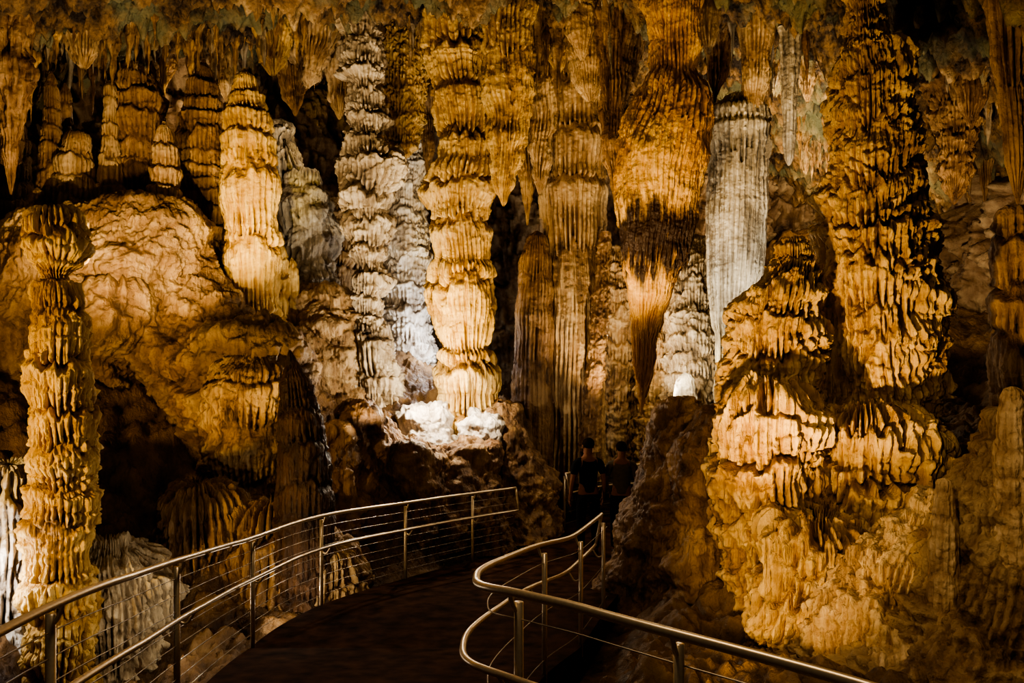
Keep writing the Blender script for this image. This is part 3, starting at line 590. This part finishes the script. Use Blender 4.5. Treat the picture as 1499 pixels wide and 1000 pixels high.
for (px, d, w_, tip, mt) in [(50, 14.6, 20, 150, M_tan), (180, 15.6, 18, 150, M_tan), (235, 15.8, 16, 140, M_brown), (430, 16, 24, 170, M_brown), (330, 16.4, 16, 150, M_tan), (625, 16.8, 14, 260, M_brown),
                             (770, 16.4, 14, 330, M_tan), (815, 15.2, 14, 110, M_gold), (850, 14.2, 12, 90, M_tan), (890, 15.8, 16, 250, M_tan), (1035, 13.4, 10, 80, M_tan), (1130, 15.5, 12, 130, M_grey),
                             (1180, 15.8, 14, 150, M_tan), (1225, 17, 16, 180, M_brown), (1420, 12, 20, 190, M_brown), (1455, 12.4, 14, 150, M_tan), (1440, 14.5, 14, 300, M_brown), (712, 14.6, 12, 180, M_amber), (762, 14.8, 12, 200, M_amber), (925, 14.4, 14, 120, M_brown)]:
    drap([(-60, px, w_ * 1.6), (tip * .3, px, w_ * 1.1), (tip * .6, px + 1, w_ * .8), (tip * .85, px + 2, w_ * .4), (tip, px + 2, 1)], d, mt, 'small ragged rock drapery hanging among stalactites', ell=.6)

# ---------------------------------------------------------------- small stalactites, individual copies
tmpl = []
TM = [M_gold, M_tan, M_brown, M_tan, M_tan, M_cream, M_amber, M_grey]
for k in range(8):
    w_ = random.uniform(.10, .15)
    n, m_ = 60, 28; s = np.linspace(0, 1, n); th = np.linspace(0, 2 * np.pi, m_, endpoint=False)
    r = w_ * ((1 - s) ** random.uniform(.7, 1.3)) * (1 + .2 * np.sin(s * random.uniform(9, 20) + k)) + .004
    bx = .04 * np.sin(s * 3.5 + k)
    X = bx[:, None] + r[:, None] * np.cos(th); Y = r[:, None] * np.sin(th); Z = -s[:, None] + 0 * X
    Pp = np.stack([X, Y, Z], -1).reshape(-1, 3)
    q = np.sqrt(np.abs(pn(Pp * np.array([14, 14, 1.6]) + k * 5))) * .8 - .4 + .35 * pn(Pp * np.array([7, 7, 5]) + k)
    rl = np.clip(.5 + q * .6, 0, 1)
    q = q.reshape(n, m_) * (r[:, None] * 1.1)
    X += q * np.cos(th); Y += q * np.sin(th)
    fcs = grid_faces(n, m_, True)[:, ::-1].tolist() + [list(range((n - 1) * m_, n * m_))[::-1]]
    o = mk('stalactite', np.stack([X, Y, Z], -1).reshape(-1, 3), fcs, TM[k], rl)
    COL.objects.unlink(o); tmpl.append(o)
names = ['slim %s stalactite hanging from ceiling' % c for c in ('golden', 'tan', 'brown', 'tan', 'tan', 'cream', 'amber', 'grey')]
def put_stal(px, d, length, wid, k=None):
    k = random.randrange(8) if k is None else k
    x = (px - 749.5) * d / F
    c = tmpl[k].copy(); COL.objects.link(c)
    c.location = (x, d, ceil_z(x, d) + .06); c.scale = (wid / .14, wid / .14, length + .08); c.rotation_euler = (random.uniform(-.05, .05), random.uniform(-.05, .05), random.uniform(0, 6.28))
    tag(c, names[k], 'stalactite', group='slim stalactites hanging from the cave ceiling')
for (cx, sp, d0, cnt, l0, l1) in [(60, 60, 12.9, 26, .25, 1.2), (170, 60, 13.8, 30, .25, 1.3), (290, 60, 15.0, 28, .25, 1.3), (400, 50, 14.6, 24, .25, 1.1), (470, 30, 15.6, 14, .3, 1.4),
                                  (620, 40, 15.2, 12, .4, 1.5), (780, 50, 15.2, 18, .3, 1.8), (880, 40, 14.8, 16, .3, 1.6), (1010, 40, 13.8, 8, .3, .9), (1040, 30, 15, 8, .4, 1.0),
                                  (1150, 30, 14.4, 22, .2, 1.2), (1185, 30, 18.0, 26, .15, .8), (1400, 50, 13.2, 26, .2, .9), (1430, 40, 15.6, 26, .2, .9), (1470, 30, 12, 14, .2, .6)]:
    for i in range(cnt):
        b = random.random() ** 1.8
        put_stal(cx + random.uniform(-sp, sp), d0 + random.uniform(-.9, 1.0), l0 + (l1 - l0) * b, .025 + .06 * b * l1 + random.uniform(0, .02))
for o in tmpl: bpy.data.objects.remove(o)

# ---------------------------------------------------------------- people
M_skin = plainmat('skin', (.20, .10, .065), .8, 0, .1, 20, .05); M_hair = plainmat('hair', (.015, .009, .006), .9, 0, .1, 20, .05)
M_shirtA = plainmat('black_shirt', (.012, .012, .014), .9, 0, .15, 20, .05); M_shirtB = plainmat('grey_brown_shirt', (.085, .068, .048), .9, 0, .15, 20, .05)
M_pants = plainmat('dark_trousers', (.015, .015, .018), .9, 0, .1, 20, .05); M_shoe = plainmat('dark_shoes', (.02, .015, .012), .5); M_lip = plainmat('lips', (.25, .10, .08))
def skinobj(name, vs, es, rs, mat, parent, sub=2):
    me = bpy.data.meshes.new(name); me.from_pydata(vs, es, []); me.materials.append(mat)
    o = bpy.data.objects.new(name, me); COL.objects.link(o)
    md = o.modifiers.new('skin', 'SKIN'); md.use_smooth_shade = True
    for i, sv in enumerate(me.skin_vertices[0].data): sv.radius = rs[i] if isinstance(rs[i], tuple) else (rs[i], rs[i]); sv.use_root = (i == 0)
    md2 = o.modifiers.new('sub', 'SUBSURF'); md2.levels = sub; md2.render_levels = sub
    if parent: o.parent = parent
    return o
def ell(name, c, r, mat, parent, n=16):
    V = []
    for i in range(n + 1):
        for j in range(n):
            a = math.pi * i / n; b = 2 * math.pi * j / n
            V.append((c[0] + r[0] * math.sin(a) * math.cos(b), c[1] + r[1] * math.sin(a) * math.sin(b), c[2] + r[2] * math.cos(a)))
    o = mk(name, V, grid_faces(n + 1, n, True), mat); o.parent = parent; return o
def person(x, y, rot, h, shirt, label, arm=0.0):
    s = h / 1.75; v, e, r = [], [], []
    def A(p, rad, par=None):
        v.append(tuple(q * s for q in p)); r.append(tuple(q * s for q in rad) if isinstance(rad, tuple) else rad * s)
        if par is not None: e.append((par, len(v) - 1))
        return len(v) - 1
    pel = A((0, 0, .95), (.15, .10)); w = A((0, 0, 1.10), (.135, .09), pel); ch = A((0, .01, 1.30), (.165, .10), w); up = A((0, 0, 1.43), (.12, .08), ch)
    nk = A((0, 0, 1.50), .055, up); hb = A((0, -.01, 1.58), (.068, .078), nk); hm = A((0, 0, 1.66), (.078, .095), hb); A((0, .01, 1.725), (.06, .07), hm)
    A((0, -.105, 1.625), (.012, .012), hb)
    for sg in (-1, 1):
        hp = A((sg * .10, 0, .88), .088, pel); kn = A((sg * .11, -.02, .50), .056, hp); an = A((sg * .115, .02, .09), .037, kn); A((sg * .12, -.12, .035), (.036, .03), an)
        sh = A((sg * .185, 0, 1.40), .058, up); el = A((sg * .25, .02, 1.12), .042, sh); wr = A((sg * (.26 - arm * .1), -.06 - arm * .15, .88 + arm * .15), .027, el); A((sg * (.262 - arm * .12), -.09 - arm * .18, .81 + arm * .15), (.038, .018), wr)
    body = skinobj('person', v, e, r, M_skin, None)
    body.location = (x, y, float(zf(y))); body.rotation_euler = (0, 0, rot)
    tag(body, label, 'person')
    def sub(name, pts, ed, rad, mat): return skinobj(name, [tuple(q * s for q in p) for p in pts], ed, [tuple(q * s for q in t) if isinstance(t, tuple) else t * s for t in rad], mat, body)
    sub('shirt', [(0, 0, 1.12), (0, 0, .93), (0, .01, 1.30), (0, 0, 1.43), (0, 0, 1.48), (-.185, 0, 1.40), (-.235, .015, 1.2), (.185, 0, 1.40), (.235, .015, 1.2)],
        [(0, 1), (0, 2), (2, 3), (3, 4), (3, 5), (5, 6), (3, 7), (7, 8)], [(.15, .105), (.165, .115), (.18, .115), (.135, .095), .066, .07, .062, .07, .062], shirt)
    sub('trousers', [(0, 0, .96), (-.10, 0, .87), (-.11, -.02, .5), (-.115, .02, .1), (.10, 0, .87), (.11, -.02, .5), (.115, .02, .1)],
        [(0, 1), (1, 2), (2, 3), (0, 4), (4, 5), (5, 6)], [(.16, .108), .10, .072, .058, .10, .072, .058], M_pants)
    for sg in (-1, 1):
        sub('shoe', [(sg * .118, .05, .045), (sg * .118, -.04, .045), (sg * .12, -.14, .035)], [(0, 1), (1, 2)], [(.042, .045), (.044, .042), (.04, .032)], M_shoe)
        hx, hy, hz = sg * (.262 - arm * .12), -.09 - arm * .18, .81 + arm * .15
        for f in range(4):
            yy = hy + (f - 1.5) * .019; ln = [.07, .08, .075, .058][f]
            sub('finger', [(hx, yy, hz), (hx, yy - .005, hz - ln * .6), (hx - sg * .012, yy - .01, hz - ln), (hx - sg * .024, yy - .012, hz - ln * 1.25)], [(0, 1), (1, 2), (2, 3)], [.009, .0085, .008, .007], M_skin)
        sub('thumb', [(hx, hy - .03, hz + .03), (hx - sg * .012, hy - .055, hz), (hx - sg * .02, hy - .06, hz - .035)], [(0, 1), (1, 2)], [.011, .010, .008], M_skin)
        ell('ear', (sg * .082 * s, .0, 1.635 * s), (.012 * s, .02 * s, .032 * s), M_skin, body, 10)
        ell('eye', (sg * .03 * s, -.082 * s, 1.65 * s), (.011 * s,) * 3, M_shoe, body, 8)
    ell('mouth', (0, -.09 * s, 1.575 * s), (.022 * s, .006 * s, .006 * s), M_lip, body, 8)
    ell('hair', (0, .022 * s, 1.685 * s), (.09 * s, .098 * s, .085 * s), M_hair, body, 20)
    return body
person(1.24, 12.8, math.pi + .2, 1.90, M_shirtA, 'person in black shirt and dark trousers walking away')
person(1.80, 12.9, math.pi - .15, 1.84, M_shirtB, 'person in grey-brown shirt walking away on walkway', .6)

# ---------------------------------------------------------------- lights
def spot(p, t, E, ang, col, rad=0.0, blend=.7):
    l = bpy.data.lights.new('cave_lamp_or_fill', 'SPOT'); l.energy = E; l.spot_size = math.radians(ang); l.spot_blend = blend; l.color = col; l.shadow_soft_size = rad
    o = bpy.data.objects.new('cave_lamp_or_fill', l); p = Vector(p); o.location = p
    o.rotation_euler = (Vector(t) - p).to_track_quat('-Z', 'Y').to_euler(); COL.objects.link(o)
def point(p, E, col, rad=0.0):
    l = bpy.data.lights.new('cave_lamp_or_fill', 'POINT'); l.energy = E; l.color = col; l.shadow_soft_size = rad
    o = bpy.data.objects.new('cave_lamp_or_fill', l); o.location = p; COL.objects.link(o)
GOLD = (1, .66, .25); WARM = (1, .76, .47); NEU = (1, .88, .70); COOL = (.90, .93, 1.0)
spot((-6.6, 5.0, -1.2), at(88, 560, 8.8), 900, 78, GOLD, .15)                  # big left stalagmite
spot((-3.0, 8.8, -.6), at(366, 300, 13.4), 950, 26, (1, .71, .17))       # yellow stalagmite
spot((-3.4, 8.6, -.3), at(215, 235, 13.5), 280, 60, (1, .73, .38))                  # left shelf
spot((-4.0, 8.2, -1.7), at(340, 520, 11.8), 360, 44, GOLD)
spot((-6.2, 8.0, -1.2), at(140, 450, 11.5), 110, 50, GOLD)
spot(at(545, 720, 10.6), at(540, 330, 14.6), 700, 46, NEU)                 # pale column
spot(at(620, 700, 11.0), at(680, 440, 14.6), 1000, 30, (1, .67, .18))       # gold column
spot(at(620, 700, 11.0), at(690, 150, 14.6), 330, 40, WARM)
point(at(628, 562, 13.2), 120, NEU); point(at(708, 584, 13.1), 50, NEU)
point(at(640, 500, 15.9), 75, COOL)
spot(at(470, 480, 14.6), at(425, 270, 17.0), 150, 80, (.92, .90, 1))
spot(at(905, 640, 14.2), at(845, 300, 16), 380, 80, WARM)                  # brown column
spot((.75, 8.9, -2.1), at(968, 230, 12.6), 850, 44, (1, .66, .23))        # great stalactite
spot(at(1100, 600, 11.8), at(1080, 290, 14.4), 620, 60, (1, .92, .78))     # white column
point(at(1000, 530, 14.1), 60, (1, .88, .62)); spot(at(960, 600, 14.6), at(1000, 420, 16.4), 180, 90, NEU)
spot((.8, 5.4, -2.4), at(1275, 300, 9.5), 1500, 52, (1, .68, .28), .16)        # giant column
spot((.8, 5.4, -2.4), at(1190, 730, 8.6), 330, 58, (1, .68, .28), .16)
spot((1.6, 3.9, .2), at(1380, 850, 7), 170, 80, WARM, .1)
point(at(-30, 860, 8.2), 30, (1, .95, .9)); point(at(235, 900, 8.2), 20, NEU); point(at(430, 880, 9.4), 12, NEU)
spot((-4.5, 9.0, .4), at(200, 60, 14.5), 800, 100, WARM)                  # ceiling
spot((-.6, 10.5, 0), at(600, 20, 16), 400, 100, WARM)
spot((1.6, 10.5, 0), at(930, 0, 15.5), 360, 90, WARM)
spot(at(1170, 340, 15.0), at(1180, 150, 18), 1000, 120, WARM); spot(at(1400, 450, 10.5), at(1420, 200, 14), 550, 110, WARM)
spot((4.6, 11, -1.5), at(1400, 400, 16), 600, 110, WARM)
point(at(100, 250, 13.2), 26, WARM); point(at(270, 180, 15.8), 40, WARM); point(at(455, 200, 16), 14, WARM); point(at(900, 480, 16), 50, WARM); point(at(760, 330, 17), 12, WARM)  # added fill points that brighten the back wall and recesses
point(at(1180, 300, 18.5), 80, WARM)
l = bpy.data.lights.new('walkway_rail_fill', 'AREA'); l.energy = 110; l.size = 1.6; l.color = WARM  # added area fill above the walkway for highlights on the rails
o = bpy.data.objects.new('walkway_rail_fill', l); o.location = (-.3, 4.6, 4.2); COL.objects.link(o)

w = bpy.data.worlds.new('world'); bpy.context.scene.world = w; w.use_nodes = True
w.node_tree.nodes['Background'].inputs[0].default_value = (1, .75, .5, 1); w.node_tree.nodes['Background'].inputs[1].default_value = .05

cam = bpy.data.cameras.new('camera'); cam.sensor_width = 36; cam.lens = 36 * F / 1499
co = bpy.data.objects.new('camera', cam); co.location = (0, 0, 0); co.rotation_euler = (math.pi / 2, 0, 0); COL.objects.link(co)
bpy.context.scene.camera = co
bpy.context.scene.view_settings.view_transform = 'AgX'
bpy.context.scene.view_settings.look = 'AgX - High Contrast'
